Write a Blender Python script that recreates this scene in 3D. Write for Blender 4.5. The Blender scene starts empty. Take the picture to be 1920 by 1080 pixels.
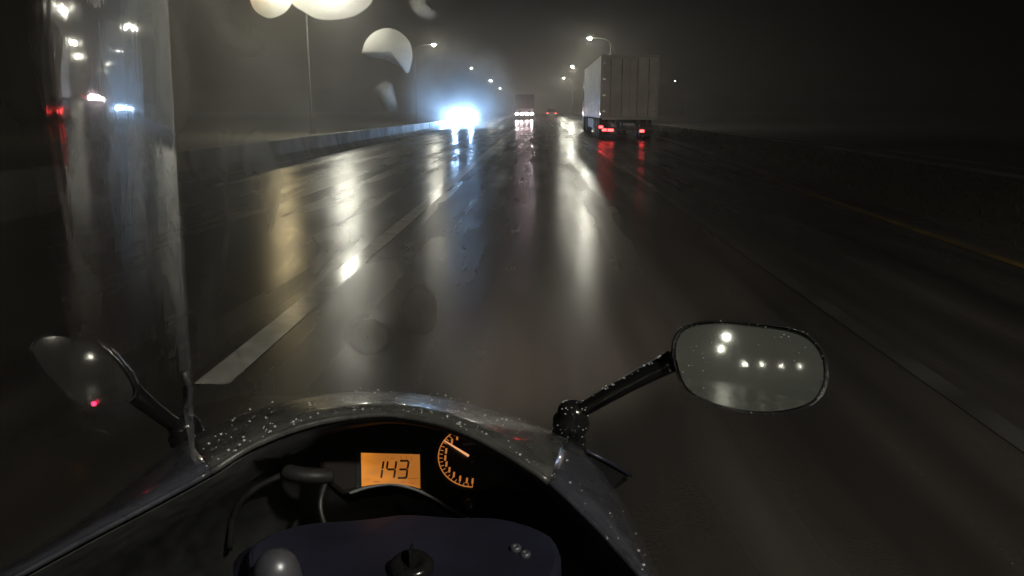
import bpy, bmesh, math, random
from mathutils import Vector, Matrix
random.seed(7)
R = math.radians
sc = bpy.context.scene

# ------------------------------------------------------------------ camera
CAMZ, F = 1.38, 1536.0
cam_d = bpy.data.cameras.new('camera'); cam = bpy.data.objects.new('camera', cam_d)
sc.collection.objects.link(cam); sc.camera = cam
cam_d.sensor_width = 36.0; cam_d.lens = 28.8; cam_d.clip_start = 0.02; cam_d.clip_end = 3000
cam.location = (0, 0, CAMZ)
cam.rotation_euler = (R(90 - 12.30), 0, R(1.82))
# ------------------------------------------------------------------ world: a night sky, sun well below the horizon
w = bpy.data.worlds.new('World'); sc.world = w; w.use_nodes = True
nt = w.node_tree; bg = nt.nodes['Background']
sky = nt.nodes.new('ShaderNodeTexSky'); sky.sky_type = 'NISHITA'; sky.sun_disc = False
sky.sun_elevation = R(-7); sky.sun_rotation = R(200)
nt.links.new(sky.outputs[0], bg.inputs[0]); bg.inputs[1].default_value = 0.12
# ------------------------------------------------------------------ exposure, renderer
sc.view_settings.view_transform = 'Standard'; sc.view_settings.look = 'None'
sc.view_settings.exposure = 0; sc.view_settings.gamma = 1
sc.render.engine = 'CYCLES'
cy = sc.cycles
cy.use_denoising = True
try: cy.denoiser = 'OPENIMAGEDENOISE'
except Exception: pass
cy.max_bounces = 7; cy.diffuse_bounces = 2; cy.glossy_bounces = 4; cy.transmission_bounces = 6
cy.volume_bounces = 1; cy.transparent_max_bounces = 12
cy.sample_clamp_indirect = 4.0; cy.caustics_reflective = False; cy.caustics_refractive = False
cy.use_light_tree = True; cy.volume_step_rate = 3; cy.volume_max_steps = 128
# brightness of the lamps, in one place
LAMP, HEAD, TAIL, BIKE, HAZE = 1700.0, 4200.0, 9.0, 280.0, 0.0029

# ------------------------------------------------------------------ helpers
CM = cam.rotation_euler.to_matrix(); C0 = Vector((0, 0, CAMZ))
def ray(px, py): return CM @ Vector(((px - 960) / F, -(py - 540) / F, -1.0))
def at(px, py, y):                       # the point seen at a photo pixel, at y metres ahead
    d = ray(px, py); return C0 + d * (y / d.y)
def on_plane(px, py, g, n, off=0.0):
    d = ray(px, py); g2 = g + n * off
    return C0 + d * ((g2 - C0).dot(n) / d.dot(n))

def link(o, parent=None):
    sc.collection.objects.link(o)
    if parent is not None: o.parent = parent
    return o
def tag(o, label=None, cat=None, group=None, kind=None):
    if label: o['label'] = label
    if cat: o['category'] = cat
    if group: o['group'] = group
    if kind: o['kind'] = kind
    return o
def empty(name, loc=(0, 0, 0), rz=0.0):
    o = bpy.data.objects.new(name, None); o.location = loc; o.rotation_euler = (0, 0, rz)
    o.empty_display_size = .2
    return link(o)
def copy_tree(o, parent=None):
    c = o.copy(); link(c); c.parent = parent
    for ch in list(o.children): copy_tree(ch, c)
    return c

class MB:
    def __init__(s): s.v = []; s.f = []; s.sm = []
    def add(s, vs, fs, smooth=False):
        b = len(s.v); s.v += [tuple(v) for v in vs]
        s.f += [tuple(i + b for i in f) for f in fs]; s.sm += [smooth] * len(fs)
        return s
    def box(s, a, b):
        (x0, y0, z0), (x1, y1, z1) = a, b
        vs = [(x0,y0,z0),(x1,y0,z0),(x1,y1,z0),(x0,y1,z0),(x0,y0,z1),(x1,y0,z1),(x1,y1,z1),(x0,y1,z1)]
        return s.add(vs, [(3,2,1,0),(4,5,6,7),(0,1,5,4),(1,2,6,5),(2,3,7,6),(3,0,4,7)])
    def tube(s, pts, rad, n=10, cap=True, flat=1.0):
        pts = [Vector(p) for p in pts]; m = len(pts)
        rs = rad if isinstance(rad, (list, tuple)) else [rad] * m
        vs = []; up = Vector((0, 0, 1))
        for i, p in enumerate(pts):
            t = (pts[min(i + 1, m - 1)] - pts[max(i - 1, 0)]).normalized()
            u = up if abs(t.dot(up)) < .95 else Vector((0, 1, 0))
            a = t.cross(u).normalized(); b = a.cross(t).normalized()
            for k in range(n):
                an = 2 * math.pi * k / n
                vs.append(p + a * (math.cos(an) * rs[i]) + b * (math.sin(an) * rs[i] * flat))
        fs = [(i*n+k, i*n+(k+1) % n, (i+1)*n+(k+1) % n, (i+1)*n+k) for i in range(m-1) for k in range(n)]
        if cap: fs += [tuple(range(n))[::-1], tuple((m-1)*n + k for k in range(n))]
        return s.add(vs, fs, True)
    def grid(s, rows, smooth=True, close=False):
        n = len(rows[0]); vs = [v for r in rows for v in r]; e = n if close else n - 1
        return s.add(vs, [(i*n+j, i*n+(j+1) % n, (i+1)*n+(j+1) % n, (i+1)*n+j) for i in range(len(rows)-1) for j in range(e)], smooth)
    def lathe(s, prof, c, axis=Vector((0, 0, 1)), n=20):
        axis = Vector(axis).normalized(); c = Vector(c)
        u = axis.orthogonal().normalized(); v = axis.cross(u)
        rows = [[c + axis * h + (u * math.cos(2*math.pi*k/n) + v * math.sin(2*math.pi*k/n)) * r for k in range(n)] for r, h in prof]
        s.grid(rows, True, True)
        b = len(s.v); L = len(prof)
        s.f.append(tuple(b - n + k for k in range(n))); s.sm.append(False)
        s.f.append(tuple(b - n * L + k for k in range(n))[::-1]); s.sm.append(False)
        return s
    def ball(s, c, r, n=8, m=5, half=False, axis=Vector((0, 0, 1))):
        rx = r if isinstance(r, (tuple, list)) else (r, r, r)
        q = Vector((0, 0, 1)).rotation_difference(Vector(axis)); c = Vector(c)
        vs = []; t0, t1 = (0, math.pi / 2) if half else (-math.pi / 2, math.pi / 2)
        for i in range(m + 1):
            t = t0 + (t1 - t0) * i / m
            for k in range(n):
                a = 2 * math.pi * k / n
                vs.append(c + q @ Vector((math.cos(t)*math.cos(a)*rx[0], math.cos(t)*math.sin(a)*rx[1], math.sin(t)*rx[2])))
        return s.add(vs, [(i*n+k, i*n+(k+1) % n, (i+1)*n+(k+1) % n, (i+1)*n+k) for i in range(m) for k in range(n)], True)
    def poly(s, pts, n, depth):            # a flat polygon extruded backwards along -n
        n = Vector(n); k = len(pts); vs = [Vector(p) for p in pts] + [Vector(p) - n * depth for p in pts]
        return s.add(vs, [tuple(range(k)), tuple(range(2*k-1, k-1, -1))] + [(i, i+k, (i+1) % k + k, (i+1) % k) for i in range(k)])
    def build(s, name, mat, parent=None, solid=0.0, bevel=0.0, origin=None):
        me = bpy.data.meshes.new(name)
        o3 = Vector(origin) if origin is not None else Vector((0, 0, 0))
        me.from_pydata([tuple(Vector(v) - o3) for v in s.v], [], s.f)
        for p, q in zip(me.polygons, s.sm): p.use_smooth = q
        bm = bmesh.new(); bm.from_mesh(me); bmesh.ops.recalc_face_normals(bm, faces=bm.faces); bm.to_mesh(me); bm.free()
        me.update(); me.materials.append(mat)
        o = bpy.data.objects.new(name, me); o.location = o3; link(o, parent)
        if solid:
            m = o.modifiers.new('solid', 'SOLIDIFY'); m.thickness = solid; m.offset = 0
        if bevel:
            m = o.modifiers.new('bevel', 'BEVEL'); m.width = bevel; m.segments = 2; m.limit_method = 'ANGLE'
        return o

def cr(pts, k=6):                          # Catmull-Rom through points
    pts = [Vector(p) for p in pts]; out = []
    for i in range(len(pts) - 1):
        a, b, c, d = pts[max(i-1, 0)], pts[i], pts[i+1], pts[min(i+2, len(pts)-1)]
        for j in range(k):
            t = j / k
            out.append(.5 * ((2*b) + (c-a)*t + (2*a-5*b+4*c-d)*t*t + (3*b-a-3*c+d)*t**3))
    return out + [pts[-1]]

# ------------------------------------------------------------------ materials
def mat(name, col, rough=.5, metal=0.0, spec=.5, coat=0.0, emis=None, es=0.0, noise=None, bump=None, scale=(1, 1, 1)):
    m = bpy.data.materials.new(name); m.use_nodes = True; n = m.node_tree.nodes; l = m.node_tree.links
    b = n['Principled BSDF']
    b.inputs['Base Color'].default_value = (*col, 1); b.inputs['Roughness'].default_value = rough
    b.inputs['Metallic'].default_value = metal; b.inputs['Specular IOR Level'].default_value = spec
    b.inputs['Coat Weight'].default_value = coat; b.inputs['Coat Roughness'].default_value = .06
    if emis: b.inputs['Emission Color'].default_value = (*emis, 1); b.inputs['Emission Strength'].default_value = es
    if noise or bump:
        tc = n.new('ShaderNodeTexCoord'); mp = n.new('ShaderNodeMapping'); mp.inputs['Scale'].default_value = scale
        l.new(tc.outputs['Object'], mp.inputs[0])
    if noise:                              # (scale, other colour, rough spread)
        t = n.new('ShaderNodeTexNoise'); t.inputs['Scale'].default_value = noise[0]; t.inputs['Detail'].default_value = 6
        l.new(mp.outputs[0], t.inputs['Vector'])
        mx = n.new('ShaderNodeMix'); mx.data_type = 'RGBA'
        mx.inputs[6].default_value = (*col, 1); mx.inputs[7].default_value = (*noise[1], 1)
        cr_ = n.new('ShaderNodeMapRange'); cr_.inputs[1].default_value = .35; cr_.inputs[2].default_value = .65
        l.new(t.outputs[0], cr_.inputs[0]); l.new(cr_.outputs[0], mx.inputs[0]); l.new(mx.outputs[2], b.inputs['Base Color'])
        if len(noise) > 2:
            rr = n.new('ShaderNodeMapRange'); rr.inputs[1].default_value = .3; rr.inputs[2].default_value = .7
            rr.inputs[3].default_value = max(.02, rough - noise[2]); rr.inputs[4].default_value = rough + noise[2]
            l.new(t.outputs[0], rr.inputs[0]); l.new(rr.outputs[0], b.inputs['Roughness'])
    if bump:
        t2 = n.new('ShaderNodeTexNoise'); t2.inputs['Scale'].default_value = bump[0]; t2.inputs['Detail'].default_value = 4
        l.new(mp.outputs[0], t2.inputs['Vector'])
        bp = n.new('ShaderNodeBump'); bp.inputs['Strength'].default_value = bump[1]; bp.inputs['Distance'].default_value = bump[2]
        l.new(t2.outputs[0], bp.inputs['Height']); l.new(bp.outputs[0], b.inputs['Normal'])
    return m
M = {}
M['asphalt'] = mat('wet asphalt', (.032, .028, .026), .19, spec=.45, noise=(.9, (.046, .042, .039), .06), bump=(14, .28, .0012), scale=(1.6, .30, 1))
def ruts(m):                               # wheel tracks: long bands of smoother and rougher asphalt
    n = m.node_tree.nodes; l = m.node_tree.links; b = n['Principled BSDF']
    tc = n.new('ShaderNodeTexCoord'); mp = n.new('ShaderNodeMapping'); mp.inputs['Scale'].default_value = (1.9, .018, 1)
    l.new(tc.outputs['Object'], mp.inputs[0])
    t = n.new('ShaderNodeTexNoise'); t.inputs['Scale'].default_value = 1.0; t.inputs['Detail'].default_value = 5; l.new(mp.outputs[0], t.inputs['Vector'])
    r1 = n.new('ShaderNodeMapRange'); r1.inputs[1].default_value = .35; r1.inputs[2].default_value = .65; r1.inputs[3].default_value = -.01; r1.inputs[4].default_value = .12
    l.new(t.outputs[0], r1.inputs[0])
    src = b.inputs['Roughness'].links[0].from_socket; ad = n.new('ShaderNodeMath'); ad.operation = 'ADD'
    l.new(src, ad.inputs[0]); l.new(r1.outputs[0], ad.inputs[1]); l.new(ad.outputs[0], b.inputs['Roughness'])
    r2 = n.new('ShaderNodeMapRange'); r2.inputs[1].default_value = .35; r2.inputs[2].default_value = .65; r2.inputs[3].default_value = .65; r2.inputs[4].default_value = 1.45
    l.new(t.outputs[0], r2.inputs[0])
    src = b.inputs['Base Color'].links[0].from_socket; mu = n.new('ShaderNodeVectorMath'); mu.operation = 'SCALE'
    l.new(src, mu.inputs[0]); l.new(r2.outputs[0], mu.inputs['Scale']); l.new(mu.outputs[0], b.inputs['Base Color'])
    t3 = n.new('ShaderNodeTexVoronoi'); t3.inputs['Scale'].default_value = 70; l.new(tc.outputs['Object'], t3.inputs['Vector'])
    b3 = n.new('ShaderNodeBump'); b3.inputs['Strength'].default_value = .35; b3.inputs['Distance'].default_value = .0016
    l.new(t3.outputs[0], b3.inputs['Height']); l.new(b.inputs['Normal'].links[0].from_socket, b3.inputs['Normal']); l.new(b3.outputs[0], b.inputs['Normal'])
ruts(M['asphalt'])
M['paint'] = mat('worn white road paint', (.60, .585, .55), .20, noise=(5, (.38, .37, .34), .06), bump=(60, .2, .001))
M['paint_old'] = mat('nearly worn off road paint', (.065, .064, .062), .17, noise=(2, (.036, .034, .032), .05))
M['paint_y'] = mat('worn yellow road paint', (.16, .10, .026), .45, noise=(1.5, (.06, .042, .02), .1))
M['soil'] = mat('wet verge soil', (.020, .017, .011), .75, noise=(.6, (.030, .028, .015)), bump=(4, .6, .05))
M['grass'] = mat('dark wet grass', (.014, .017, .007), .7, spec=.25, noise=(.7, (.026, .021, .010)))
M['concrete'] = mat('wet concrete', (.15, .145, .135), .45, noise=(1.2, (.07, .068, .063), .1), bump=(30, .3, .004))
M['kerb'] = mat('pale wet gravel', (.20, .20, .18), .6, noise=(.8, (.04, .038, .03), .1), bump=(30, .5, .01), scale=(1, .5, 1))
M['galv'] = mat('galvanised steel', (.42, .43, .44), .34, metal=.85, noise=(2, (.30, .31, .32), .08))
M['pole'] = mat('dark lamp pole', (.012, .012, .012), .8, spec=.2, noise=(2, (.009, .009, .009)))
M['lens'] = mat('lit lamp lens', (.9, .9, .85), .3, emis=(1.0, .97, .80), es=LAMP)
M['lens_added'] = mat('added warm lamp lens', (.9, .85, .7), .3, emis=(1.0, .80, .42), es=LAMP * .3)
M['lens_far'] = mat('lit far lamp lens', (.9, .9, .85), .3, emis=(.9, .95, .9), es=14)
M['head'] = mat('lit headlight', (.9, .9, .9), .2, emis=(.36, .62, 1.0), es=HEAD)
M['head_w'] = mat('lit white lamp', (.9, .9, .9), .2, emis=(1.0, .76, .80), es=420)
M['tail'] = mat('lit tail lamp', (.5, .02, .02), .2, emis=(1.0, .05, .05), es=TAIL)
M['box'] = mat('truck box white paint', (.58, .55, .52), .45, noise=(1.2, (.46, .44, .42), .1))
M['dark'] = mat('dark chassis steel', (.022, .022, .024), .45, noise=(3, (.04, .038, .035)))
M['rubber'] = mat('tyre rubber', (.018, .018, .018), .6, bump=(40, .3, .004))
M['car'] = mat('dark car paint', (.035, .04, .05), .25, coat=1.0)
M['glass_dark'] = mat('vehicle window glass', (.01, .012, .015), .06, spec=.7)
M['cab'] = mat('truck cab paint', (.35, .34, .33), .3, coat=.6)
M['screen'] = mat('wet smoked windscreen acrylic', (.046, .046, .045), .30, coat=.8, noise=(40, (.066, .066, .064), .10), bump=(60, .15, .002))
M['fairing'] = mat('wet dark blue grey fairing paint', (.036, .036, .048), .28, coat=.8, noise=(30, (.05, .05, .065), .08), bump=(70, .10, .002))
M['trim'] = mat('black cockpit plastic', (.012, .012, .013), .42, noise=(60, (.02, .02, .02), .08))
M['trim_wet'] = mat('wet black plastic', (.010, .010, .011), .16, spec=.6, bump=(130, .25, .002))
M['bezel'] = mat('instrument housing plastic', (.009, .007, .006), .6, spec=.2)
M['boss'] = mat('dark grey cockpit plastic', (.016, .015, .015), .5, spec=.3)
M['dial'] = mat('black dial face', (.012, .012, .014), .30)
M['lcdink'] = mat('dark display segment', (.025, .012, .006), .5)
M['lcdink2'] = mat('faint display segment', (.15, .06, .015), .5, emis=(.40, .11, .012), es=.75)
M['glow'] = mat('lit orange dial marks', (.5, .2, .05), .5, emis=(1.0, .34, .07), es=.42)
M['needle'] = mat('lit orange needle', (.6, .3, .15), .5, emis=(1.0, .45, .20), es=.85)
M['greymark'] = mat('grey dial lettering', (.14, .14, .15), .5)
M['alu'] = mat('wet dark blue alloy', (.024, .025, .046), .42, metal=.2, noise=(14, (.012, .013, .026), .12))
M['cap'] = mat('dull silver fork cap', (.15, .15, .17), .38, metal=.5, noise=(40, (.08, .08, .10), .1))
M['tank'] = mat('dark blue tank paint', (.045, .055, .13), .18, coat=1.0)
M['seat'] = mat('black seat vinyl', (.02, .02, .02), .5, bump=(120, .2, .002))
M['led'] = mat('red warning light', (.5, .02, .04), .3, emis=(1.0, .03, .10), es=5)
M['indicator'] = mat('smoked indicator lens', (.03, .018, .010), .12, spec=.6)

def m_mirror(c=(.34, .35, .34), df=.28):
    m = mat('misted mirror glass', c, .05, metal=1.0)
    n = m.node_tree.nodes; l = m.node_tree.links; b = n['Principled BSDF']
    d = n.new('ShaderNodeBsdfDiffuse'); d.inputs[0].default_value = (.22, .23, .22, 1)
    mx = n.new('ShaderNodeMixShader'); mx.inputs[0].default_value = df
    l.new(b.outputs[0], mx.inputs[1]); l.new(d.outputs[0], mx.inputs[2]); l.new(mx.outputs[0], n['Material Output'].inputs[0])
    return m
M['mirror'] = m_mirror(); M['mirror_dim'] = m_mirror((.14, .14, .14), .12)  # left glass is a darker copy, its dimness put into the colour
def m_drop():                              # small drops of water: mostly clear, glints put in as pale base colour
    m = mat('water drop', (.75, .76, .78), .08, spec=.8, coat=1.0)
    n = m.node_tree.nodes; l = m.node_tree.links
    t = n.new('ShaderNodeBsdfTransparent')
    mx = n.new('ShaderNodeMixShader'); mx.inputs[0].default_value = .38; l.new(t.outputs[0], mx.inputs[1]); l.new(n['Principled BSDF'].outputs[0], mx.inputs[2])
    l.new(mx.outputs[0], n['Material Output'].inputs[0]); return m
M['drop'] = m_drop()
def m_clear(film0, film1, rough, refl=True, fade=None):   # clear sheet with a film added to scatter light into a veil
    m = mat('clear sheet with glare film', (.9, .9, .9), .1)
    n = m.node_tree.nodes; l = m.node_tree.links
    tc = n.new('ShaderNodeTexCoord'); mp = n.new('ShaderNodeMapping'); mp.inputs['Scale'].default_value = (7, 7, 3)
    l.new(tc.outputs['Object'], mp.inputs[0])
    tn = n.new('ShaderNodeTexNoise'); tn.inputs['Scale'].default_value = 2.2; tn.inputs['Detail'].default_value = 4; tn.inputs['Distortion'].default_value = 1.2
    l.new(mp.outputs[0], tn.inputs['Vector'])
    t = n.new('ShaderNodeBsdfTransparent'); t.inputs[0].default_value = (.97, .97, .97, 1)
    rf = n.new('ShaderNodeBsdfRefraction'); rf.inputs['IOR'].default_value = 1.33; rf.inputs['Roughness'].default_value = rough
    rf.inputs[0].default_value = (.95, .95, .92, 1)
    mp2 = n.new('ShaderNodeMapRange'); mp2.inputs[1].default_value = .35; mp2.inputs[2].default_value = .7
    mp2.inputs[3].default_value = film0; mp2.inputs[4].default_value = film1; l.new(tn.outputs[0], mp2.inputs[0])
    fac = mp2.outputs[0]
    if fade == 'rim':                      # film of smears and side sheet thins out towards the rim
        at_ = n.new('ShaderNodeAttribute'); at_.attribute_name = 'thick'
        mm = n.new('ShaderNodeMath'); mm.operation = 'MULTIPLY'; l.new(fac, mm.inputs[0]); l.new(at_.outputs['Fac'], mm.inputs[1]); fac = mm.outputs[0]
    elif fade:                             # the film thins out towards the free edge of the sheet
        sp = n.new('ShaderNodeSeparateXYZ'); l.new(tc.outputs['Object'], sp.inputs[0])
        mf = n.new('ShaderNodeMapRange'); mf.inputs[1].default_value = fade[0]; mf.inputs[2].default_value = fade[1]; mf.inputs[3].default_value = 1; mf.inputs[4].default_value = 0
        mf.interpolation_type = 'SMOOTHSTEP'; l.new(sp.outputs[0], mf.inputs[0])
        mm = n.new('ShaderNodeMath'); mm.operation = 'MULTIPLY'; l.new(fac, mm.inputs[0]); l.new(mf.outputs[0], mm.inputs[1]); fac = mm.outputs[0]
    film = n.new('ShaderNodeMixShader'); l.new(fac, film.inputs[0]); l.new(t.outputs[0], film.inputs[1]); l.new(rf.outputs[0], film.inputs[2])
    if refl:
        bp = n.new('ShaderNodeBump'); bp.inputs['Strength'].default_value = .05; bp.inputs['Distance'].default_value = .01
        l.new(tn.outputs[0], bp.inputs['Height'])
        g = n.new('ShaderNodeBsdfGlossy'); g.inputs['Roughness'].default_value = .05; l.new(bp.outputs[0], g.inputs['Normal'])
        fr = n.new('ShaderNodeFresnel'); fr.inputs[0].default_value = 1.05
        mx = n.new('ShaderNodeMixShader'); l.new(film.outputs[0], mx.inputs[1]); l.new(g.outputs[0], mx.inputs[2])
        if fade == 'rim':
            m3 = n.new('ShaderNodeMath'); m3.operation = 'MULTIPLY'; at2 = n.new('ShaderNodeAttribute'); at2.attribute_name = 'sheen'; l.new(fr.outputs[0], m3.inputs[0]); l.new(at2.outputs['Fac'], m3.inputs[1]); l.new(m3.outputs[0], mx.inputs[0])
        else: l.new(fr.outputs[0], mx.inputs[0])
        film = mx
    l.new(film.outputs[0], n['Material Output'].inputs[0]); return m
M['clear'] = m_clear(.18, .42, .8, True, 'rim')
M['clear_front'] = m_clear(.15, .36, .8, False, (-.13, .045))
M['smear'] = m_clear(.30, .62, .42, False, 'rim')
M['smear_full'] = m_clear(.75, .95, .40, False, 'rim')
M['smear_road'] = m_clear(.45, .75, .5, False, 'rim')
M['smear_veil'] = m_clear(.08, .26, .55, False, 'rim')
M['smear_thin'] = m_clear(.20, .46, .5, False, 'rim')
def m_lcd():                               # backlit display, brighter on the side of its lamp
    m = mat('orange backlit display', (.20, .08, .02), .35)
    n = m.node_tree.nodes; l = m.node_tree.links; b = n['Principled BSDF']
    tc = n.new('ShaderNodeTexCoord'); sp = n.new('ShaderNodeSeparateXYZ'); l.new(tc.outputs['Generated'], sp.inputs[0])
    ns = n.new('ShaderNodeTexNoise'); ns.inputs['Scale'].default_value = 3; l.new(tc.outputs['Generated'], ns.inputs['Vector'])
    ma = n.new('ShaderNodeMath'); ma.operation = 'ADD'; l.new(sp.outputs[0], ma.inputs[0]); l.new(ns.outputs[0], ma.inputs[1])
    cr_ = n.new('ShaderNodeValToRGB'); l.new(ma.outputs[0], cr_.inputs[0])
    cr_.color_ramp.elements[0].position = .45; cr_.color_ramp.elements[0].color = (.72, .235, .022, 1)
    cr_.color_ramp.elements[1].position = 1.3; cr_.color_ramp.elements[1].color = (.42, .14, .022, 1)
    l.new(cr_.outputs[0], b.inputs['Emission Color']); b.inputs['Emission Strength'].default_value = .85
    return m
M['lcd'] = m_lcd()

# ------------------------------------------------------------------ ground, road, markings
def sheet(name, x0, x1, y0, y1, z, m, nx=1, ny=1):
    mb = MB(); mb.grid([[(x0+(x1-x0)*i/nx, y0+(y1-y0)*j/ny, z) for i in range(nx+1)] for j in range(ny+1)], False)
    return tag(mb.build(name, m), kind='structure')
sheet('ground', -400, 400, -400, 400, -.03, M['soil'])
def edge_x(y):                             # the road's right edge line swings out to the right ahead
    t = max(0.0, min(1.0, (y - 4) / 36.0)); return 4.33 + 1.35 * t * t * (3 - 2 * t) + max(0, y - 40) * .012
def strip(name, fl, fr, y0, y1, z, m, step=4.0):
    n = int((y1 - y0) / step); mb = MB()
    mb.grid([[(fl(y0+(y1-y0)*j/n), y0+(y1-y0)*j/n, z), (fr(y0+(y1-y0)*j/n), y0+(y1-y0)*j/n, z)] for j in range(n+1)], False)
    return tag(mb.build(name, m), kind='structure')
strip('road', lambda y: -7.6, lambda y: edge_x(y) + .55, -300, 390, 0.0, M['asphalt'])
strip('edge_line', lambda y: -1.76, lambda y: -1.58, 3.95, 330, .004, M['paint'])
strip('edge_line', lambda y: -1.76, lambda y: -1.58, -200, -4, .004, M['paint'])
strip('yellow_edge_line', lambda y: edge_x(y) - .06, lambda y: edge_x(y) + .06, -60, 300, .004, M['paint_y'], 2.0)
strip('lane_line', lambda y: 2.0, lambda y: 2.13, -200, 21, .004, M['paint_old'])
y = 24.0
while y < 200:
    strip('lane_line', lambda y: 2.0, lambda y: 2.13, y, y + 8, .004, M['paint_old'], 4.0); y += 12.0
# a thin broken strip of pale gravel along the far side of the verge
strip('gravel_strip', lambda y: edge_x(y) + 5.2, lambda y: edge_x(y) + 5.75, -40, 320, -.022, M['kerb'])
strip('gravel_strip', lambda y: edge_x(y) + 6.6, lambda y: edge_x(y) + 6.9, -40, 320, -.022, M['kerb'])
# grass on the verge between road and kerb
mb = MB()
for i in range(9000):
    yy = 3 + 75 * random.random() ** 1.7
    xx = edge_x(yy) + .6 + random.random() ** .8 * 4.4
    h = random.uniform(.02, .075); a = random.uniform(0, 6.28); wd = random.uniform(.004, .011) * (1 + yy * .06)
    dx, dy = math.cos(a), math.sin(a); ln = random.uniform(.2, .8) * h
    mb.add([(xx - dx*wd, yy - dy*wd, -.03), (xx + dx*wd, yy + dy*wd, -.03), (xx + dy*ln, yy - dx*ln, h)], [(0, 1, 2)])
tag(mb.build('verge_grass', M['grass']), 'dark short wet grass on the verge right of the yellow line', 'grass', kind='stuff')

# ------------------------------------------------------------------ street lamps
LH = 7.5
def make_lamp():
    r = empty('street_lamp')
    mb = MB(); mb.tube([(0,0,-.03),(0,0,.9),(0,0,.95),(0,0,7.0)], [.11,.11,.075,.05], 12); mb.build('pole', M['pole'], r)
    mb = MB(); mb.lathe([(.22,-.03),(.22,.02),(.16,.04),(.13,.06)], (0,0,0), n=12); mb.build('base', M['pole'], r)
    mb = MB(); mb.tube(cr([(0,0,6.8),(.12,0,7.2),(.6,0,7.5),(1.5,0,LH+.12)], 5), .035, 8); mb.build('arm', M['pole'], r)
    mb = MB(); mb.ball((1.85,0,LH+.07), (.46,.19,.12), 16, 6, True); mb.build('head', M['pole'], r)
    h = r.children[-1]
    mb = MB(); mb.ball((1.87,0,LH+.066), (.34,.15,.13), 14, 4, True, Vector((0,0,-1))); mb.build('lens', M['lens'], h)
    return r
proto = make_lamp()
lamps = [  # head x, y, side, label
 (-11.4, 48.5, 1, 'nearest left street lamp with one real and one added lit head at the top edge of the picture'),
 (-10.3, 83, 1, 'left street lamp glowing above and left of the blue headlights'),
 (-10.4, 130, 1, 'left street lamp right above the blue headlights'),
 (-10.5, 184, 1, 'left street lamp just right of the one above the blue headlights'),
 (-11.3, 247, 1, 'tiniest and farthest lit lamp of the left row'),
 (4.5, 76, -1, 'largest lit street lamp of the right row, left of the truck box top'),
 (4.9, 125, -1, 'middle lit street lamp of the right row'),
 (5.0, 171, -1, 'lowest and farthest lit street lamp of the right row'),
 (-10.6, -45, 1, 'nearer street lamp behind the rider on the left, seen in the left mirror'),
 (-10.6, -90, 1, 'farther street lamp behind the rider on the left, seen in the left mirror'),
 (4.8, -4, -1, 'unseen lamp added beside the rider to light cockpit and near road'),  # out of view, added to brighten cockpit and near road
 (4.0, -52.4, -1, 'upper bright street lamp seen in the right mirror'),
 (4.4, -75.8, -1, 'lower bright street lamp seen in the right mirror'),
 (20.0, -161.4, -1, 'innermost of the four small lamps in a row in the right mirror'),
 (31.6, -174.3, -1, 'second from the left of the four small lamps in the right mirror'),
 (45.9, -191.6, -1, 'third from the left of the four small lamps in the right mirror'),
 (60.6, -204.0, -1, 'outermost of the four small lamps in a row in the right mirror')]
twin = None
for i, (hx, yy, s, lab) in enumerate(lamps):
    o = proto if i == 0 else copy_tree(proto)
    o.location = (hx - s * 1.87, yy, 0); o.rotation_euler = (0, 0, 0 if s > 0 else math.pi)
    tag(o, lab, 'street lamp', 'street lamps along the road')
# added second head, weaker and warmer, stands in for a blurred light blob
q = proto
mb = MB(); mb.tube(cr([(0,0,6.8),(-.12,0,7.2),(-.6,0,7.5),(-1.5,0,LH+.12)], 5), .035, 8)
o = copy_tree(proto); o.location = (32, 188, 0); o.rotation_euler = (0, 0, math.pi)
tag(o, 'lone dim far lamp right of the truck box', 'street lamp', 'street lamps along the road')
for ch in o.children:
    for g in ch.children:
        g.data = g.data.copy(); g.data.materials.clear(); g.data.materials.append(M['lens_far'])

mb.build('arm', M['pole'], q)
mb = MB(); mb.ball((-1.85,0,LH+.07), (.46,.19,.12), 16, 6, True); mb.build('head', M['pole'], q); h2 = q.children[-1]
mb = MB(); mb.ball((-1.87,0,LH+.066), (.34,.15,.13), 14, 4, True, Vector((0,0,-1))); mb.build('lens', M['lens_added'], h2)

# ------------------------------------------------------------------ left barrier
gr = empty('concrete_barrier', (-6.9, 0, 0))
tag(gr, 'low grey concrete barrier along the far left edge of the road', 'barrier')
jp = [(.24,-.03),(.24,.06),(.12,.22),(.07,.58),(.05,.60),(-.05,.60),(-.07,.58),(-.12,.22),(-.24,.06),(-.24,-.03)]
mb = MB(); mb.grid([[(a, .01, b) for a, b in jp], [(a, 3.985, b) for a, b in jp]], False)
mb.f += [tuple(range(10)), tuple(range(10, 20))]; mb.sm += [False, False]
seg0 = mb.build('barrier_segment', M['concrete'], gr)
for k in range(52):
    b_ = seg0 if k == 0 else seg0.copy()
    if k: link(b_, gr)
    b_.location = (random.uniform(-.012, .012), -20 + 4.0 * k, random.uniform(-.006, .006))

# ------------------------------------------------------------------ vehicles
def wheel(parent, x, y, r, wd, hub):
    mb = MB(); s = 1 if x > 0 else -1
    mb.lathe([(r*.62,-wd/2),(r*.93,-wd/2),(r,-wd*.35),(r,wd*.35),(r*.93,wd/2),(r*.62,wd/2)], (x,y,r), (s,0,0), 24)
    t = mb.build('wheel', M['rubber'], parent)
    mb = MB(); mb.lathe([(r*.60,-.02),(r*.60,wd/2+.004),(r*.5,wd*.3),(r*.2,wd*.32),(r*.16,wd*.46)], (x,y,r), (s,0,0), 20)
    mb.build('rim', hub, t)

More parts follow.
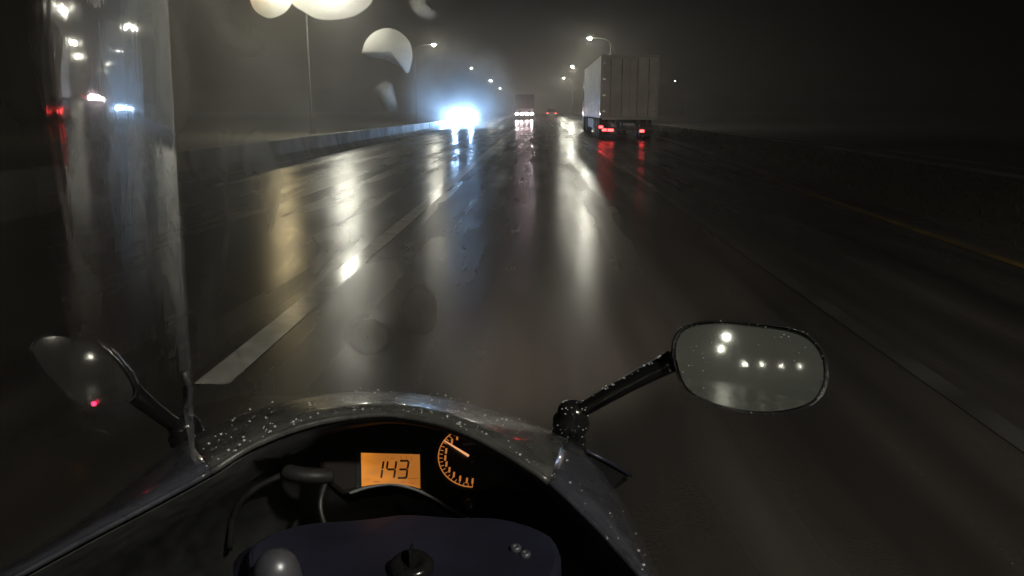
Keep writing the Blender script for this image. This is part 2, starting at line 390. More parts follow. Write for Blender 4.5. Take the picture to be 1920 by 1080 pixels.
tr = empty('semi_trailer_truck', (4.07, 38.0, 0))
tag(tr, 'pale box semi trailer truck with red tail lights in the right lane', 'truck')
mb = MB(); mb.box((-1.28,.06,.98),(1.28,13.6,3.75)); mb.build('cargo_box', M['box'], tr, bevel=.03)
for s in (-1, 1):
    mb = MB(); mb.box((min(s*.012,s*1.19),.0,1.06),(max(s*.012,s*1.19),.055,3.64)); d = mb.build('rear_door', M['box'], tr, bevel=.008)
    for xx in (.35, .85):
        mb = MB(); mb.tube([(s*xx,-.03,1.1),(s*xx,-.03,3.6)], .017, 8); mb.build('lock_bar', M['galv'], d)
    for zz in (1.3, 2.0, 2.7, 3.4):
        mb = MB(); mb.box((min(s*1.06,s*1.2),-.014,zz-.03),(max(s*1.06,s*1.2),-.002,zz+.03)); mb.build('hinge', M['galv'], d)
mb = MB()
mb.box((-1.30,-.01,.98),(-1.20,.056,3.77)); mb.box((1.20,-.01,.98),(1.30,.056,3.77))
mb.box((-1.199,-.012,3.65),(1.199,.054,3.77)); mb.box((-1.199,-.012,.92),(1.199,.054,1.05))
mb.build('rear_frame', M['cab'], tr)
mb = MB(); mb.box((-.55,.2,.72),(-.40,13.0,.975)); mb.box((.40,.2,.72),(.55,13.0,.975)); mb.build('chassis', M['dark'], tr)
mb = MB(); mb.box((-1.2,.02,.45),(1.2,.12,.60)); mb.build('underrun_bar', M['dark'], tr, bevel=.01)
for s in (-1, 1):
    mb = MB(); mb.box((s*.85-.05,.06,.59),(s*.85+.05,.12,.98)); mb.build('bar_bracket', M['dark'], tr)
    mb = MB(); mb.box((s*.95-.25,1.2,.18),(s*.95+.25,1.22,.80)); mb.build('mud_flap', M['rubber'], tr)
    mb = MB(); mb.box((s*1.26-.012,4.6,.45),(s*1.26+.012,9.5,.92)); mb.build('side_guard', M['dark'], tr)
    for yy in (1.8, 3.1, 4.4): wheel(tr, s*1.05, yy, .5, .36, M['galv'])
for (xx, zz, w_) in ((-1.24,.60,.09),(-1.08,.47,.10),(-.80,.46,.13),(.62,.42,.10)):
    mb = MB(); mb.box((xx-w_,-.02,zz-.055),(xx+w_,.02,zz+.055)); p = mb.build('tail_light', M['tail'], tr, bevel=.012)
    mb = MB(); mb.box((xx-w_-.02,.021,zz-.08),(xx+w_+.02,.06,zz+.08)); mb.build('lamp_housing', M['dark'], p)
mb = MB(); mb.box((-.26,-.01,.66),(.26,.015,.77)); mb.build('number_plate', M['box'], tr)
mb = MB(); mb.box((-1.22,14.3,.9),(1.22,16.3,3.1)); mb.box((-1.22,16.3,.7),(1.22,16.6,2.6)); mb.build('cab', M['cab'], tr, bevel=.08)
mb = MB(); mb.grid([[(-1.15,14.4,3.1),(1.15,14.4,3.1)],[(-1.15,14.5,3.7),(1.15,14.5,3.7)],[(-1.1,16.0,3.12),(1.1,16.0,3.12)]], False); mb.build('roof_deflector', M['cab'], tr, solid=.02)
for s in (-1, 1):
    mb = MB(); mb.box((s*1.225-.004,15.3,1.9),(s*1.225+.004,16.1,2.7)); mb.build('window', M['glass_dark'], tr)
    for yy in (12.4, 15.6): wheel(tr, s*1.03, yy, .5, .34, M['galv'])

def make_car(name, loc, rz, label, paint, lit):
    r = empty(name, loc, rz); tag(r, label, 'car')          # nose towards +y
    L, Wd = 4.4, .88
    prof = [(-2.2,.45,.92),(-2.2,.75,.94),(-2.1,.92,.96),(-1.4,.96,1),(-.5,.95,1),(.7,.93,1),(1.5,.85,.98),(2.1,.72,.93),(2.2,.55,.90),(2.2,.35,.88)]
    mb = MB()
    rows = []
    for (yy, zz, k) in prof:
        x = Wd * k; rows.append([(-x,yy,.24),(-x*1.02,yy,(.24+zz)*.5),(-x*.97,yy,zz-.04),(-x*.86,yy,zz),(x*.86,yy,zz),(x*.97,yy,zz-.04),(x*1.02,yy,(.24+zz)*.5),(x,yy,.24)])
    mb.grid(rows, True); mb.f += [tuple(range(8)), tuple(range(len(mb.v)-8, len(mb.v)))]; mb.sm += [False]*2
    mb.build('body', paint, r)
    mb = MB(); gp = [(-1.75,.94,.80),(-1.1,1.36,.62),(-.6,1.44,.60),(.2,1.42,.60),(1.0,.93,.78)]
    mb.grid([[(-k*.98,yy,.92 if i in (0,4) else .93),(-k,yy,zz),(k,yy,zz),(k*.98,yy,.92 if i in (0,4) else .93)] for i,(yy,zz,k) in enumerate(gp)], False)
    mb.build('windows', M['glass_dark'], r)
    mb = MB(); mb.grid([[(-.57,-1.1,1.37),(.57,-1.1,1.37)],[(-.57,-.6,1.455),(.57,-.6,1.455)],[(-.56,.25,1.43),(.56,.25,1.43)]], True); mb.build('roof', paint, r, solid=.02)
    for s in (-1, 1):
        for yy in (-1.35, 1.35): wheel(r, s*.80, yy, .32, .22, M['galv'])
        mb = MB(); mb.ball((s*.60,2.14,.64),(.17,.09,.09),12,6); mb.build('headlight', M['head'] if lit == 'head' else M['galv'], r)
        mb = MB(); mb.ball((s*.68,-2.17,.76),(.16,.05,.08),12,6); mb.build('tail_light', M['tail'], r)
        mb = MB(); mb.ball((s*1.0,.55,.98),(.11,.06,.08),10,6); mb.build('side_mirror', paint, r)
    mb = MB(); mb.box((-.5,2.19,.38),(.5,2.23,.52)); mb.build('grille', M['dark'], r)
    mb = MB(); yy = 2.235 if lit == 'head' else -2.235; mb.box((-.26,min(yy,yy*.99),.42),(.26,max(yy,yy*.99),.52)); mb.build('number_plate', M['box'], r)
    return r
make_car('oncoming_car', (-5.6, 64, 0), math.pi, 'oncoming car with glaring blue white headlights in the left lane', M['car'], 'head')
make_car('car', (2.15, 140, 0), 0, 'small far car with two dim red tail lights left of the truck', M['car'], 'tail')

vt = empty('box_truck', (-1.85, 110, 0))
tag(vt, 'far dark box truck with a pinkish white row of lights', 'truck')
mb = MB(); mb.box((-1.2,.04,.95),(1.2,6.5,3.3)); mb.build('cargo_box', M['dark'], vt, bevel=.03)
mb = MB(); mb.box((-1.1,6.7,.6),(1.1,8.4,2.6)); mb.build('cab', M['car'], vt, bevel=.08)
mb = MB(); mb.box((-1.15,-.02,.55),(1.15,.08,.94)); mb.build('bumper', M['dark'], vt, bevel=.01)
for xx in (-.98,-.34,.30,.94):
    mb = MB(); mb.ball((xx,-.03,.80),(.17,.04,.10),12,5); mb.build('lamp', M['head_w'], vt)
for s in (-1, 1):
    for yy in (1.4, 7.4): wheel(vt, s*.95, yy, .46, .3, M['galv'])

# ------------------------------------------------------------------ the motorcycle
BX = -.15
bike = empty('motorcycle', (BX, .1, 0))
tag(bike, 'dark wet motorcycle ridden by the viewer, its cockpit and mirrors in front', 'motorcycle')
_b = Vector((BX, .1, 0))
def part(mb, name, m, parent=None, **k):
    p = parent or bike
    if p is bike:
        mb.v = [tuple(Vector(v) - _b) for v in mb.v]
    else:
        off = p.matrix_parent if False else _b
        mb.v = [tuple(Vector(v) - off) for v in mb.v]
    return mb.build(name, m, p, **k)

T = [(-60,1130,.57),(60,1065,.60),(180,1000,.63),(300,937,.66),(395,885,.685),(470,838,.71),(560,802,.73),(640,784,.745),(720,777,.75),(800,788,.745),(860,806,.735),(930,840,.72),(1030,905,.69),(1100,970,.66),(1160,1035,.62),(1215,1100,.58),(1262,1180,.55)]
O = [(-70,1112,.65),(50,1050,.70),(150,985,.75),(240,915,.80),(345,828,.86),(430,788,.91),(530,757,.96),(630,740,.99),(720,737,1.0),(800,744,.99),(870,757,.98),(950,780,.96),(1060,825,.91),(1120,880,.86),(1160,950,.80),(1205,1050,.73),(1250,1150,.66)]
Tp = cr([at(*p) for p in T], 5); Op = cr([at(*p) for p in O], 5)
rows = []
for a, b in zip(Tp, Op):
    side = max(-1, min(1, (b.x - BX) / .25))
    mid = a.lerp(b, .5) + Vector((0, 0, .006))
    f1 = b + Vector((side*.02, .06, -.045)); f2 = b + Vector((side*.05, .16, -.16)); f3 = b + Vector((side*.05, .22, -.33))
    rows.append([a, a.lerp(mid, .5) + Vector((0,0,.002)), mid, mid.lerp(b, .5) + Vector((0,0,.003)), b, f1, f2, f3])
nT = len(Tp); i0, i1 = 4*5, 12*5
part(MB().grid(rows[i0:i1+1]), 'windscreen', M['screen'], solid=.004)
tag(bike.children[-1], 'wet grey windscreen lip arching over the dials')
part(MB().grid(rows[:i0+1]), 'fairing_panel', M['fairing'], solid=.005)
part(MB().grid(rows[i1:]), 'fairing_panel', M['fairing'], solid=.005)
part(MB().tube(Tp[i0:i1+1], .0035, 8), 'windscreen_trim', M['screen'])
part(MB().tube(Tp[i1:], .003, 8), 'fairing_trim', M['fairing'])
part(MB().tube(Tp[:i0+1], .003, 8), 'fairing_trim', M['fairing'])
# inner cowl below the lip, and the dash panel
rows2 = []
for a, b in zip(Tp, Op):
    c = Vector((BX + (a.x-BX)*.93, a.y + .10, a.z - .05)); d = Vector((BX + (a.x-BX)*.85, a.y + .16, a.z - .16)); e = Vector((BX + (a.x-BX)*.8, a.y+.10, a.z-.30))
    rows2.append([a + Vector((0,.004,-.006)), c, d, e])
part(MB().grid(rows2), 'inner_cowl', M['trim'], solid=.003)

# instrument cluster on its own tilted plane
N = Vector((.06, -.80, .60)).normalized(); G = at(760, 880, .80)
U = Vector((0,0,1)).cross(N).normalized(); 
hp = [(600,800),(680,786),(800,790),(900,800),(985,840),(1010,900),(985,955),(920,985),(850,960),(800,928),(740,912),(690,918),(640,930),(605,900),(590,850)]
cl = MB(); cl.poly([on_plane(x, y, G, N, 0) for x, y in hp], N, .05)
clu = part(cl, 'instrument_cluster', M['bezel'], bevel=.006)
def gp(px, off, name, m, depth=.001):
    return part(MB().poly([on_plane(x, y, G, N, off) for x, y in px], N, depth), name, m, clu)
gp([(668,840),(796,843),(797,926),(770,917),(735,911),(705,912),(668,920)], .0012, 'display_frame', M['dial'])
gp([(677,849),(787,852),(788,916),(770,911),(745,907),(715,907),(695,909),(678,912)], .0024, 'display', M['lcd'])
def seg(pts, wd, off, name, m):            # one digit: strokes in the plane of the dial
    mb = MB()
    for (x0,y0,x1,y1) in pts:
        a, b = on_plane(x0,y0,G,N,off), on_plane(x1,y1,G,N,off); t = (b-a).normalized(); s = t.cross(N) * wd
        mb.poly([a-s, a+t*wd*.6-s*1.0, b-t*wd*.6-s, b-s*.2, b+s*.2, b+s, a+s], N, .0004)
    return part(mb, name, m, clu)
sl = lambda x, y: x + (880 - y) * .14
def dg(x, segs):
    P = {'a':(0,864,16,864),'b':(16,865,16,879),'c':(16,881,16,896),'d':(0,896,16,896),'e':(0,881,0,896),'f':(0,865,0,879),'g':(1,880,15,880)}
    return [(sl(x+P[k][0],P[k][1]),P[k][1],sl(x+P[k][2],P[k][3]),P[k][3]) for k in segs]
seg(dg(701,'bc'), .0010, .0030, 'digit', M['lcdink'])
seg(dg(725,'fgbc'), .0010, .0030, 'digit', M['lcdink'])
seg(dg(748,'abgcd'), .0010, .0030, 'digit', M['lcdink'])
seg([(733,859,739,859),(752,855,752,864),(752,864,757,864),(762,855,762,864),(772,855,772,864)], .0006, .0029, 'display_symbol', M['lcdink2'])
seg([(764,897,784,897),(700,903,712,903),(752,903,760,904),(766,905,778,906)], .0006, .0029, 'display_symbol', M['lcdink2'])
# tachometer
DC = (886, 857); 
def dpt(a, r): return (DC[0] + math.cos(R(a))*64*r, DC[1] - math.sin(R(a))*56*r)
gp([dpt(a, 1.10) for a in range(0, 360, 12)], .0015, 'tachometer_face', M['dial'])
part(MB().tube([on_plane(*dpt(a, 1.12), G, N, .002) for a in range(0, 361, 8)], .0012, 8), 'dial_bezel', M['boss'], clu)
ring = [on_plane(*dpt(a, 1.0), G, N, .0035) for a in range(118, 272, 4)]
part(MB().tube(ring, .0006, 6), 'dial_ring', M['glow'], clu)
mb = MB()
for k, a in enumerate(range(118, 274, 8)):
    r0 = .88
    mb.tube([on_plane(*dpt(a, 1.0),G,N,.0035), on_plane(*dpt(a, r0),G,N,.0035)], .00035, 6)
part(mb, 'scale_mark', M['glow'], clu)
for a in (124, 139, 165, 182, 197, 212, 227, 243, 258, 270):
    x, y_ = dpt(a, .80)
    part(MB().poly([on_plane(x-2.3, y_+5,G,N,.0034), on_plane(x+1.3, y_+5,G,N,.0034), on_plane(x+2.3, y_-5,G,N,.0034), on_plane(x-1.3, y_-5,G,N,.0034)], N, .0004), 'scale_number', M['glow'], clu)
part(MB().tube([on_plane(833,826,G,N,.006), on_plane(876,853,G,N,.006), on_plane(883,858,G,N,.006)], [.0006,.0013,.0011], 8), 'needle', M['needle'], clu)
part(MB().lathe([(.006,0),(.006,.004),(.004,.006)], on_plane(887,861,G,N,.002), N, 14), 'needle_hub', M['trim'], clu)
seg([(868,833,896,832)], .0012, .0032, 'dial_lettering', M['greymark'])
part(MB().ball(on_plane(880,945,G,N,.001), (.0065,.0065,.008), 12, 5, True, N), 'reset_button', M['cap'], clu)
part(MB().tube(cr([on_plane(x, y, G, N, .001) for x, y in [(655,925),(690,914),(735,908),(775,917),(815,935),(850,957),(880,972)]], 5), .0016, 8), 'bezel_edge', M['greymark'], clu)

# rounded grey boss and cable guide left of the display
part(MB().tube(cr([on_plane(538,884,G,N,.012), on_plane(560,890,G,N,.016), on_plane(590,892,G,N,.014), on_plane(618,892,G,N,.004)], 4), .010, 12, True, .8), 'cable_guide', M['boss'])
part(MB().tube(cr([on_plane(545,884,G,N,.014), on_plane(480,915,G,N,.010), on_plane(440,960,G,N,-.01), on_plane(430,1030,G,N,-.04)], 5), .0035, 8), 'cable', M['trim'])
part(MB().tube(cr([on_plane(612,900,G,N,.004), on_plane(600,950,G,N,.012), on_plane(620,1005,G,N,.0), on_plane(660,1040,G,N,-.03)], 5), .003, 8), 'cable', M['trim'])
# mirrors: convex glass, shell behind it, stalk and rubber boot
def mirror(pxs, cx, cy, yd, back, side, stalk, boot, lab):
    c = at(cx, cy, yd); v = (c - C0).normalized(); n = (Vector(back).normalized() - v).normalized()
    g = [on_plane(x, y, c, n) for x, y in pxs]
    g = cr(g + [g[0]], 5)[:-1]
    rc = c
    rows = []
    for k in (0.0, .15, .3, .45, .6, .75, .88, 1.0):
        rows.append([rc + (p - rc)*k - n * ((p-rc).length*k)**2/(2*1.2) for p in g])
    hs = []
    for k, d in ((1.0,.001),(1.035,-.004),(1.05,.004),(1.05,-.012),(1.0,-.026),(.8,-.045),(.45,-.055),(.02,-.056)):
        hs.append([rc + (p - rc)*k + n*d - (n*((p-rc).length)**2/(2*1.2) if k >= 1 else n*.0) for p in g])
    sh = part(MB().grid(hs, True, True), 'mirror_housing', M['trim_wet'])
    tag(sh, lab)
    part(MB().grid(rows, True, True), 'mirror_glass', M['mirror'] if side > 0 else M['mirror_dim'], sh)
    st = [at(*p) for p in stalk]
    part(MB().tube(cr(st, 5), [.013,.0125,.0115,.011,.0105,.010,.010,.0095,.0095,.009,.009][:11] if len(st) == 3 else .011, 10), 'mirror_stalk', M['trim_wet'])
    b = at(*boot); ax = (st[-1] - b + Vector((0,0,.03))).normalized()
    part(MB().lathe([(.026,-.035),(.024,-.02),(.019,-.012),(.022,-.006),(.023,.006),(.019,.012),(.020,.018),(.016,.026),(.006,.030)], b, ax, 16), 'mirror_boot', M['trim_wet'])
    return c, n, g
mr = mirror([(1267,665),(1272,636),(1292,615),(1340,606),(1420,611),(1490,622),(1528,645),(1546,685),(1541,728),(1515,757),(1460,771),(1395,769),(1330,752),(1285,722)],
  1405, 688, .88, (.14,-1,.03), 1, [(1262,676,.905),(1170,724,.92),(1085,772,.94)], (1070,795,.945), 'wet black right mirror with street lamps reflected in it')
ml = mirror([(60,660),(66,642),(88,632),(130,632),(185,648),(225,685),(247,722),(243,748),(205,758),(150,755),(115,728),(82,695)],
  150, 695, .88, (-.14,-1,.03), -1, [(240,728,.905),(290,770,.92),(340,806,.94)], (352,822,.945), 'dim left mirror seen through the clear side sheet')
# black indicator pod below the right mirror
ip = [at(*p) for p in [(1098,846,.88),(1135,864,.89),(1182,892,.90),(1172,904,.88),(1150,925,.87),(1128,905,.86),(1108,872,.86)]]
part(MB().poly(ip, Vector((0,-1,.3)).normalized(), .05), 'indicator', M['trim_wet'], bevel=.006)
part(MB().tube([at(1098,845,.875), at(1140,866,.885), at(1183,892,.895)], .0022, 8), 'indicator_edge', M['alu'])
# red warning light by the left mirror
part(MB().ball(at(176,757,.872), (.0028,.0028,.0028), 10, 6), 'warning_light', M['led'])

# top yoke, fork caps, ignition lock and key
yk = [at(*p) for p in [(470,1075,.60),(470,1040,.66),(560,1000,.70),(680,1000,.715),(760,985,.725),(850,985,.72),(940,965,.715),(1035,985,.68),(1050,1040,.62),(990,1090,.585),(860,1100,.585),(750,1105,.585),(620,1100,.585)]]
zt = sum(p.z for p in yk) / len(yk); yk = [Vector((p.x, p.y, zt + (p.z-zt)*.15)) for p in yk]
yk = cr(yk + [yk[0]], 4)[:-1]
part(MB().poly(yk, (0,0,1), .022), 'top_yoke', M['alu'], bevel=.006)
for (x, y_, yd, rr) in ((522,1076,.60,.020),):
    b = at(x, y_+26, yd); b.z = zt - .005
    part(MB().lathe([(rr,-.01),(rr,.008),(rr*.95,.016),(rr*.82,.024),(rr*.6,.030),(rr*.3,.033),(.002,.034)], b, (0,-.1,1), 24), 'fork_cap', M['cap'])
for (x, y_, yd) in ((967,1010,.655),(985,1026,.645)):
    b = at(x, y_, yd); b.z = zt
    part(MB().lathe([(.005,-.004),(.005,.003),(.0042,.0045),(.002,.0045),(.0018,.003),(.0005,.003)], b, (0,0,1), 12), 'bolt', M['cap'])
b = at(772,1075,.62); b.z = zt
part(MB().lathe([(.019,-.01),(.019,.006),(.016,.010),(.009,.010),(.008,.008),(.002,.008)], b, (0,-.1,1), 22), 'ignition_lock', M['trim_wet'])
part(MB().box(b+Vector((-.0012,-.007,.006)), b+Vector((.0012,.007,.022))), 'key', M['trim_wet'], bevel=.0008)
# handlebars, tank, seat, lamps, fork, wheels: the rest of the machine
for s in (-1, 1):
    a = Vector((BX + s*.11, .62, zt - .03))
    part(MB().tube([a, a + Vector((s*.10,-.06,-.01)), a + Vector((s*.17,-.11,-.025))], .011, 12), 'handlebar', M['trim'])
    part(MB().tube([a + Vector((s*.17,-.11,-.025)), a + Vector((s*.29,-.19,-.05))], .017, 14), 'grip', M['rubber'])
    part(MB().tube(cr([a + Vector((s*.15,-.05,-.025)), a + Vector((s*.21,-.06,-.035)), a + Vector((s*.30,-.11,-.055))], 4), .006, 8), 'lever', M['alu'])
    part(MB().tube([(BX+s*.10,.66,zt-.02),(BX+s*.10,.80,.62),(BX+s*.10,.93,.31)], [.022,.024,.028], 14), 'fork_leg', M['alu'])
tk = []
for (yy, hw, zt_, zb) in ((.50,.05,.90,.78),(.44,.12,.95,.74),(.30,.16,.99,.72),(.10,.17,.98,.72),(-.06,.14,.92,.70),(-.16,.09,.84,.70)):
    tk.append([Vector((BX + hw*math.cos(t)*(1.0), yy, zb + (zt_-zb)*max(0, math.sin(t))**.6)) for t in [math.pi*i/14 for i in range(15)]])
part(MB().grid(tk), 'fuel_tank', M['tank'])
part(MB().lathe([(.045,0),(.045,.006),(.036,.010),(.002,.011)], (BX,.26,.985), (0,0,1), 24), 'fuel_cap', M['alu'])
sr = [[(BX+hw*math.cos(t), yy, z0 - .07 + .07*max(0,math.sin(t))**.4) for t in [math.pi*i/10 for i in range(11)]] for yy, hw, z0 in ((-.14,.09,.84),(-.35,.15,.82),(-.6,.15,.82),(-.72,.12,.88),(-1.0,.09,.92),(-1.15,.05,.92))]
part(MB().grid(sr), 'seat', M['seat'], solid=.01)
part(MB().lathe([(.06,-.02),(.075,.03),(.07,.05),(.03,.058)], (BX,1.16,.80), (0,1,-.05), 20), 'headlamp', M['glass_dark'])
def bwheel(yy, wd, nm):
    t = part(MB().lathe([(.20,-wd/2),(.26,-wd/2),(.30,-wd*.3),(.31,0),(.30,wd*.3),(.26,wd/2),(.20,wd/2)], (BX,yy,.312), (1,0,0), 32), 'wheel', M['rubber'])
    part(MB().lathe([(.205,-wd*.4),(.19,-.02),(.05,-.03),(.05,.03),(.19,.02),(.205,wd*.4)], (BX,yy,.312), (1,0,0), 24), 'rim', M['dark'], t)
bwheel(.95, .12, 0); bwheel(-.45, .18, 1)
part(MB().box((BX-.12,-.45,.28),(BX-.09,.2,.36)).box((BX+.09,-.45,.28),(BX+.12,.2,.36)), 'swingarm', M['dark'])
part(MB().box((BX-.17,.0,.30),(BX+.17,.55,.72)), 'engine', M['dark'], bevel=.05)

# clear curved case flap by the camera, built onto the bike's left side
az, rr = R(-24.2), .80
p = Vector((math.sin(az)*rr, math.cos(az)*rr)); path = [p.copy()]
for k in range(60):
    a_ = math.degrees(math.atan2(p.x, p.y))
    tau = R(-18.9 + (-24.2 - a_) * 1.0)
    p = p - Vector((math.sin(tau), math.cos(tau))) * .012
    path.append(p.copy())
    if a_ < -39: break
def col(q, k):
    rows = []
    for j in range(13):
        zb = 1.07 + .0031*k; z = zb + (1.56 - zb) * j / 12
        ln = (z - 1.2) * .04
        rows.append(Vector((q.x + ln, q.y - ln*.3, z)))
    return rows
wd_ = part(MB().grid([col(q, k) for k, q in enumerate(path)]), 'side_sheet', M['clear'])
wd_.data.attributes.new('thick', 'FLOAT', 'POINT'); wd_.data.attributes.new('sheen', 'FLOAT', 'POINT')
th = wd_.data.attributes['thick']; sh_ = wd_.data.attributes['sheen']
for i in range(len(wd_.data.vertices)):
    t = (i % 13) / 12; th.data[i].value = min(1.0, t / .22); sh_.data[i].value = max(0.0, min(1.0, (t - .12) / .40)) ** 1.4
tag(wd_, 'clear curved plastic sheet on the left, mirroring the lights ahead')
fold = col(path[0], 0)
front = []
for i in range(25):                        # added sheet round the front, carrying veil glare and blurred drops
    t = i / 24; px = 322 + (835 - 322) * t; yy = path[0].y + .004 + .13 * t - .05 * t * t
    lo = at(px, 742 + 60 * max(0, .25 - t) * 2, yy)
    hi = at(px, -60, yy); hi = Vector((lo.x + (hi.x - lo.x) * .5, yy - .03, 1.56))
    if i == 0: lo, hi = fold[0] + Vector((.001,.002,-.06)), fold[-1] + Vector((.001,.002,0))
    front.append([lo.lerp(hi, j / 12) for j in range(13)])
fs = part(MB().grid(front), 'glare_sheet', M['clear_front'])
tag(fs, 'added clear sheet left of centre carrying glare and blurred drops')
def fy(px): 
    t = (px - 322) / (835 - 322); return path[0].y + .004 + .13 * t - .05 * t * t
def smear(pts, m, soft=False, dome=.0012):  # domed film patches added to glow like out-of-focus drops
    g = [at(x, y, fy(x) - .004 - .03 * max(0, min(1, (742 - y) / 800))) for x, y in pts]; g = cr(g + [g[0]], 4)[:-1]
    c = sum(g, Vector()) / len(g); ks = (.02, .2, .4, .6, .8, .94, 1.0)
    rows = [[c + (p - c) * k - Vector((0, dome * (1 - k * k), 0)) for p in g] for k in ks]
    o = part(MB().grid(rows, True, True), 'bokeh_smear', m, fs)
    th = o.data.attributes.new('thick', 'FLOAT', 'POINT'); nn = len(g)
    for i in range(len(o.data.vertices)):
        k = ks[i // nn]
        th.data[i].value = max(0.0, 1 - k*k)**.8 if soft else (.75 + .25*k**4 if k < .98 else 0.0)
    return o
def disc(cx, cy, rx, ry, wob=.04):
    return [(cx + rx*math.cos(a)*(1+random.uniform(-wob,wob)), cy + ry*math.sin(a)*(1+random.uniform(-wob,wob))) for a in [i*math.pi/8 for i in range(16)]]
smear([(676,100),(684,76),(702,58),(726,51),(750,58),(768,76),(775,100),(772,124),(765,139),(752,130),(735,119),(715,111),(695,108)], M['smear'])
smear(disc(508, -10, 42, 44), M['smear_full'])
smear(disc(622, -12, 78, 50, .08), M['smear_full'])
smear([(765,-30),(800,-30),(806,5),(822,24),(812,38),(788,34),(770,16)], M['smear_thin'], True)
smear([(700,160),(730,150),(742,175),(748,205),(728,212),(712,192)], M['smear_thin'], True)
smear(disc(690, 630, 46, 44, .02), M['smear_road'], True)
smear(disc(785, 585, 44, 60, .06), M['smear_road'], True)
smear(disc(655, 520, 120, 130, .12), M['smear_veil'], True)
smear([(570,425),(640,395),(690,410),(684,450),(640,480),(600,520),(560,560),(540,520),(590,470)], M['smear_thin'], True)
smear([(740,470),(775,455),(800,440),(790,480),(770,520),(748,510)], M['smear_thin'], True)
for (px, q) in ((348, .0),):
    a = at(px, 770, fy(px) + .03); b2 = at(px, 735, fy(px) - .002)
    part(MB().tube([a, b2 + Vector((0,.006,0)), b2 + Vector((0,.002,.02))], .004, 8), 'sheet_clamp', M['trim'])  # mount for the added front sheet

# drops of rain on lip, mirrors and stalks
def drops(name, spots, parent=None):
    mb = MB()
    for p, r_ in spots: mb.ball(p, (r_, r_*random.uniform(.8,1.3), r_*.7), 7, 4)
    o = part(mb, name, M['drop'], parent); tag(o, kind='stuff'); return o
sp = []
for i in range(260):
    k = random.randint(i0, nT-3 if random.random() < .4 else i1); j = random.random()
    r = rows_k = rows_ = None
    a, b = Tp[k], Op[k]; t = random.random()**2.2 * .8
    sp.append((a.lerp(b, t) + Vector((random.uniform(-.006,.006), 0, .006 + (.006 if .2 < t else .0))), random.choice((.0004,.0005,.0006,.0008,.001,.0016))))
drops('rain_drops', sp)
sp = []
for (c, n, g) in (mr,):
    for i in range(130):
        q = random.choice(g); k = random.uniform(.55, 1.06) if random.random() < .6 else random.uniform(.98,1.07)
        pos = c + (q - c)*k + n*(.002 - ((q-c).length*k)**2/2.4)
        if pos.z < c.z and random.random() < .7: continue
        sp.append((pos, random.choice((.0003,.0004,.0006,.0010))))
for i in range(60):
    t = random.random(); q = at(1262,676,.905).lerp(at(1085,772,.94), t)
    sp.append((q + Vector((random.uniform(-.01,.01), -.006, .0105)), random.choice((.0008,.0012,.0018))))
for i in range(40):
    q = at(1070,795,.945); sp.append((q + Vector((random.uniform(-.02,.02), -.02, random.uniform(-.02,.03))), random.choice((.0008,.0012))))
drops('rain_drops', sp)

# the motorcycle's own lit headlamp
ld = bpy.data.lights.new('headlamp_beam', 'SPOT'); ld.energy = BIKE * 10; ld.color = (1.0, .86, .70)
ld.spot_size = R(44); ld.spot_blend = 1.0; ld.shadow_soft_size = .06
lo = bpy.data.objects.new('headlamp_beam', ld); link(lo, bike); lo.location = (0, 1.14, .80); lo.rotation_euler = (R(90), 0, R(-4))

# ------------------------------------------------------------------ rain mist in the air
mb = MB(); mb.box((-410,-410,-1.0),(410,410,8.6))
hz = bpy.data.materials.new('rain mist'); hz.use_nodes = True; n = hz.node_tree.nodes; n.clear()
out = n.new('ShaderNodeOutputMaterial'); pv = n.new('ShaderNodeVolumePrincipled')
pv.inputs['Color'].default_value = (.93, .90, .86, 1); pv.inputs['Density'].default_value = HAZE; pv.inputs['Anisotropy'].default_value = .70
hz.node_tree.links.new(pv.outputs[0], out.inputs['Volume'])
h = mb.build('haze', hz); tag(h, 'thin rain mist hanging over the whole road', 'mist', kind='stuff')

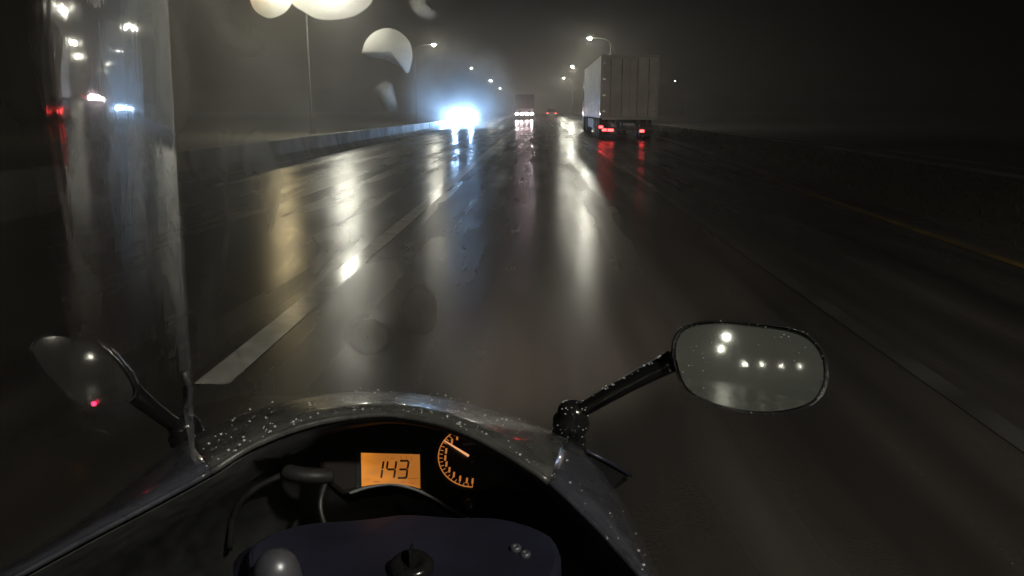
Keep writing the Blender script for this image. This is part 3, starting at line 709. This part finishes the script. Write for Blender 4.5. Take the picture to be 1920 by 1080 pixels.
# spray cloud added round the oncoming car to give its headlights a halo
mb = MB(); mb.ball((-5.8, 62.0, 2.1), (5.2, 8.0, 5.0), 24, 14)
for i, v in enumerate(mb.v): mb.v[i] = (v[0], v[1], max(v[2], .02))
sm_ = bpy.data.materials.new('halo spray'); sm_.use_nodes = True; n = sm_.node_tree.nodes; n.clear(); l = sm_.node_tree.links
out = n.new('ShaderNodeOutputMaterial'); pv = n.new('ShaderNodeVolumePrincipled')
pv.inputs['Color'].default_value = (.92, .93, .95, 1); pv.inputs['Density'].default_value = .05; pv.inputs['Anisotropy'].default_value = .4
tc = n.new('ShaderNodeTexCoord'); gm = n.new('ShaderNodeMapping'); gm.inputs['Location'].default_value = (5.8/5.2, -62.0/8.0, -2.1/5.0); gm.inputs['Scale'].default_value = (1/5.2, 1/8.0, 1/5.0)
l.new(tc.outputs['Object'], gm.inputs[0])
gr_ = n.new('ShaderNodeTexGradient'); gr_.gradient_type = 'SPHERICAL'; l.new(gm.outputs[0], gr_.inputs[0])
nz = n.new('ShaderNodeTexNoise'); nz.inputs['Scale'].default_value = .5; nz.inputs['Detail'].default_value = 3; l.new(tc.outputs['Object'], nz.inputs['Vector'])
mr_ = n.new('ShaderNodeMapRange'); mr_.inputs[1].default_value = .35; mr_.inputs[2].default_value = .65; mr_.inputs[3].default_value = .05; mr_.inputs[4].default_value = 2.0; l.new(nz.outputs[0], mr_.inputs[0])
mu = n.new('ShaderNodeMath'); mu.operation = 'MULTIPLY'; pw = n.new('ShaderNodeMath'); pw.operation = 'POWER'; pw.inputs[1].default_value = 2.3; l.new(gr_.outputs['Fac'], pw.inputs[0]); l.new(pw.outputs[0], mu.inputs[0]); l.new(mr_.outputs[0], mu.inputs[1])
m2 = n.new('ShaderNodeMath'); m2.operation = 'MULTIPLY'; m2.inputs[1].default_value = 1.6; l.new(mu.outputs[0], m2.inputs[0]); l.new(m2.outputs[0], pv.inputs['Density'])
l.new(pv.outputs[0], out.inputs['Volume'])
o = mb.build('halo_spray', sm_); tag(o, 'added spray holding the blue headlight halo round the oncoming car', 'spray', kind='stuff')
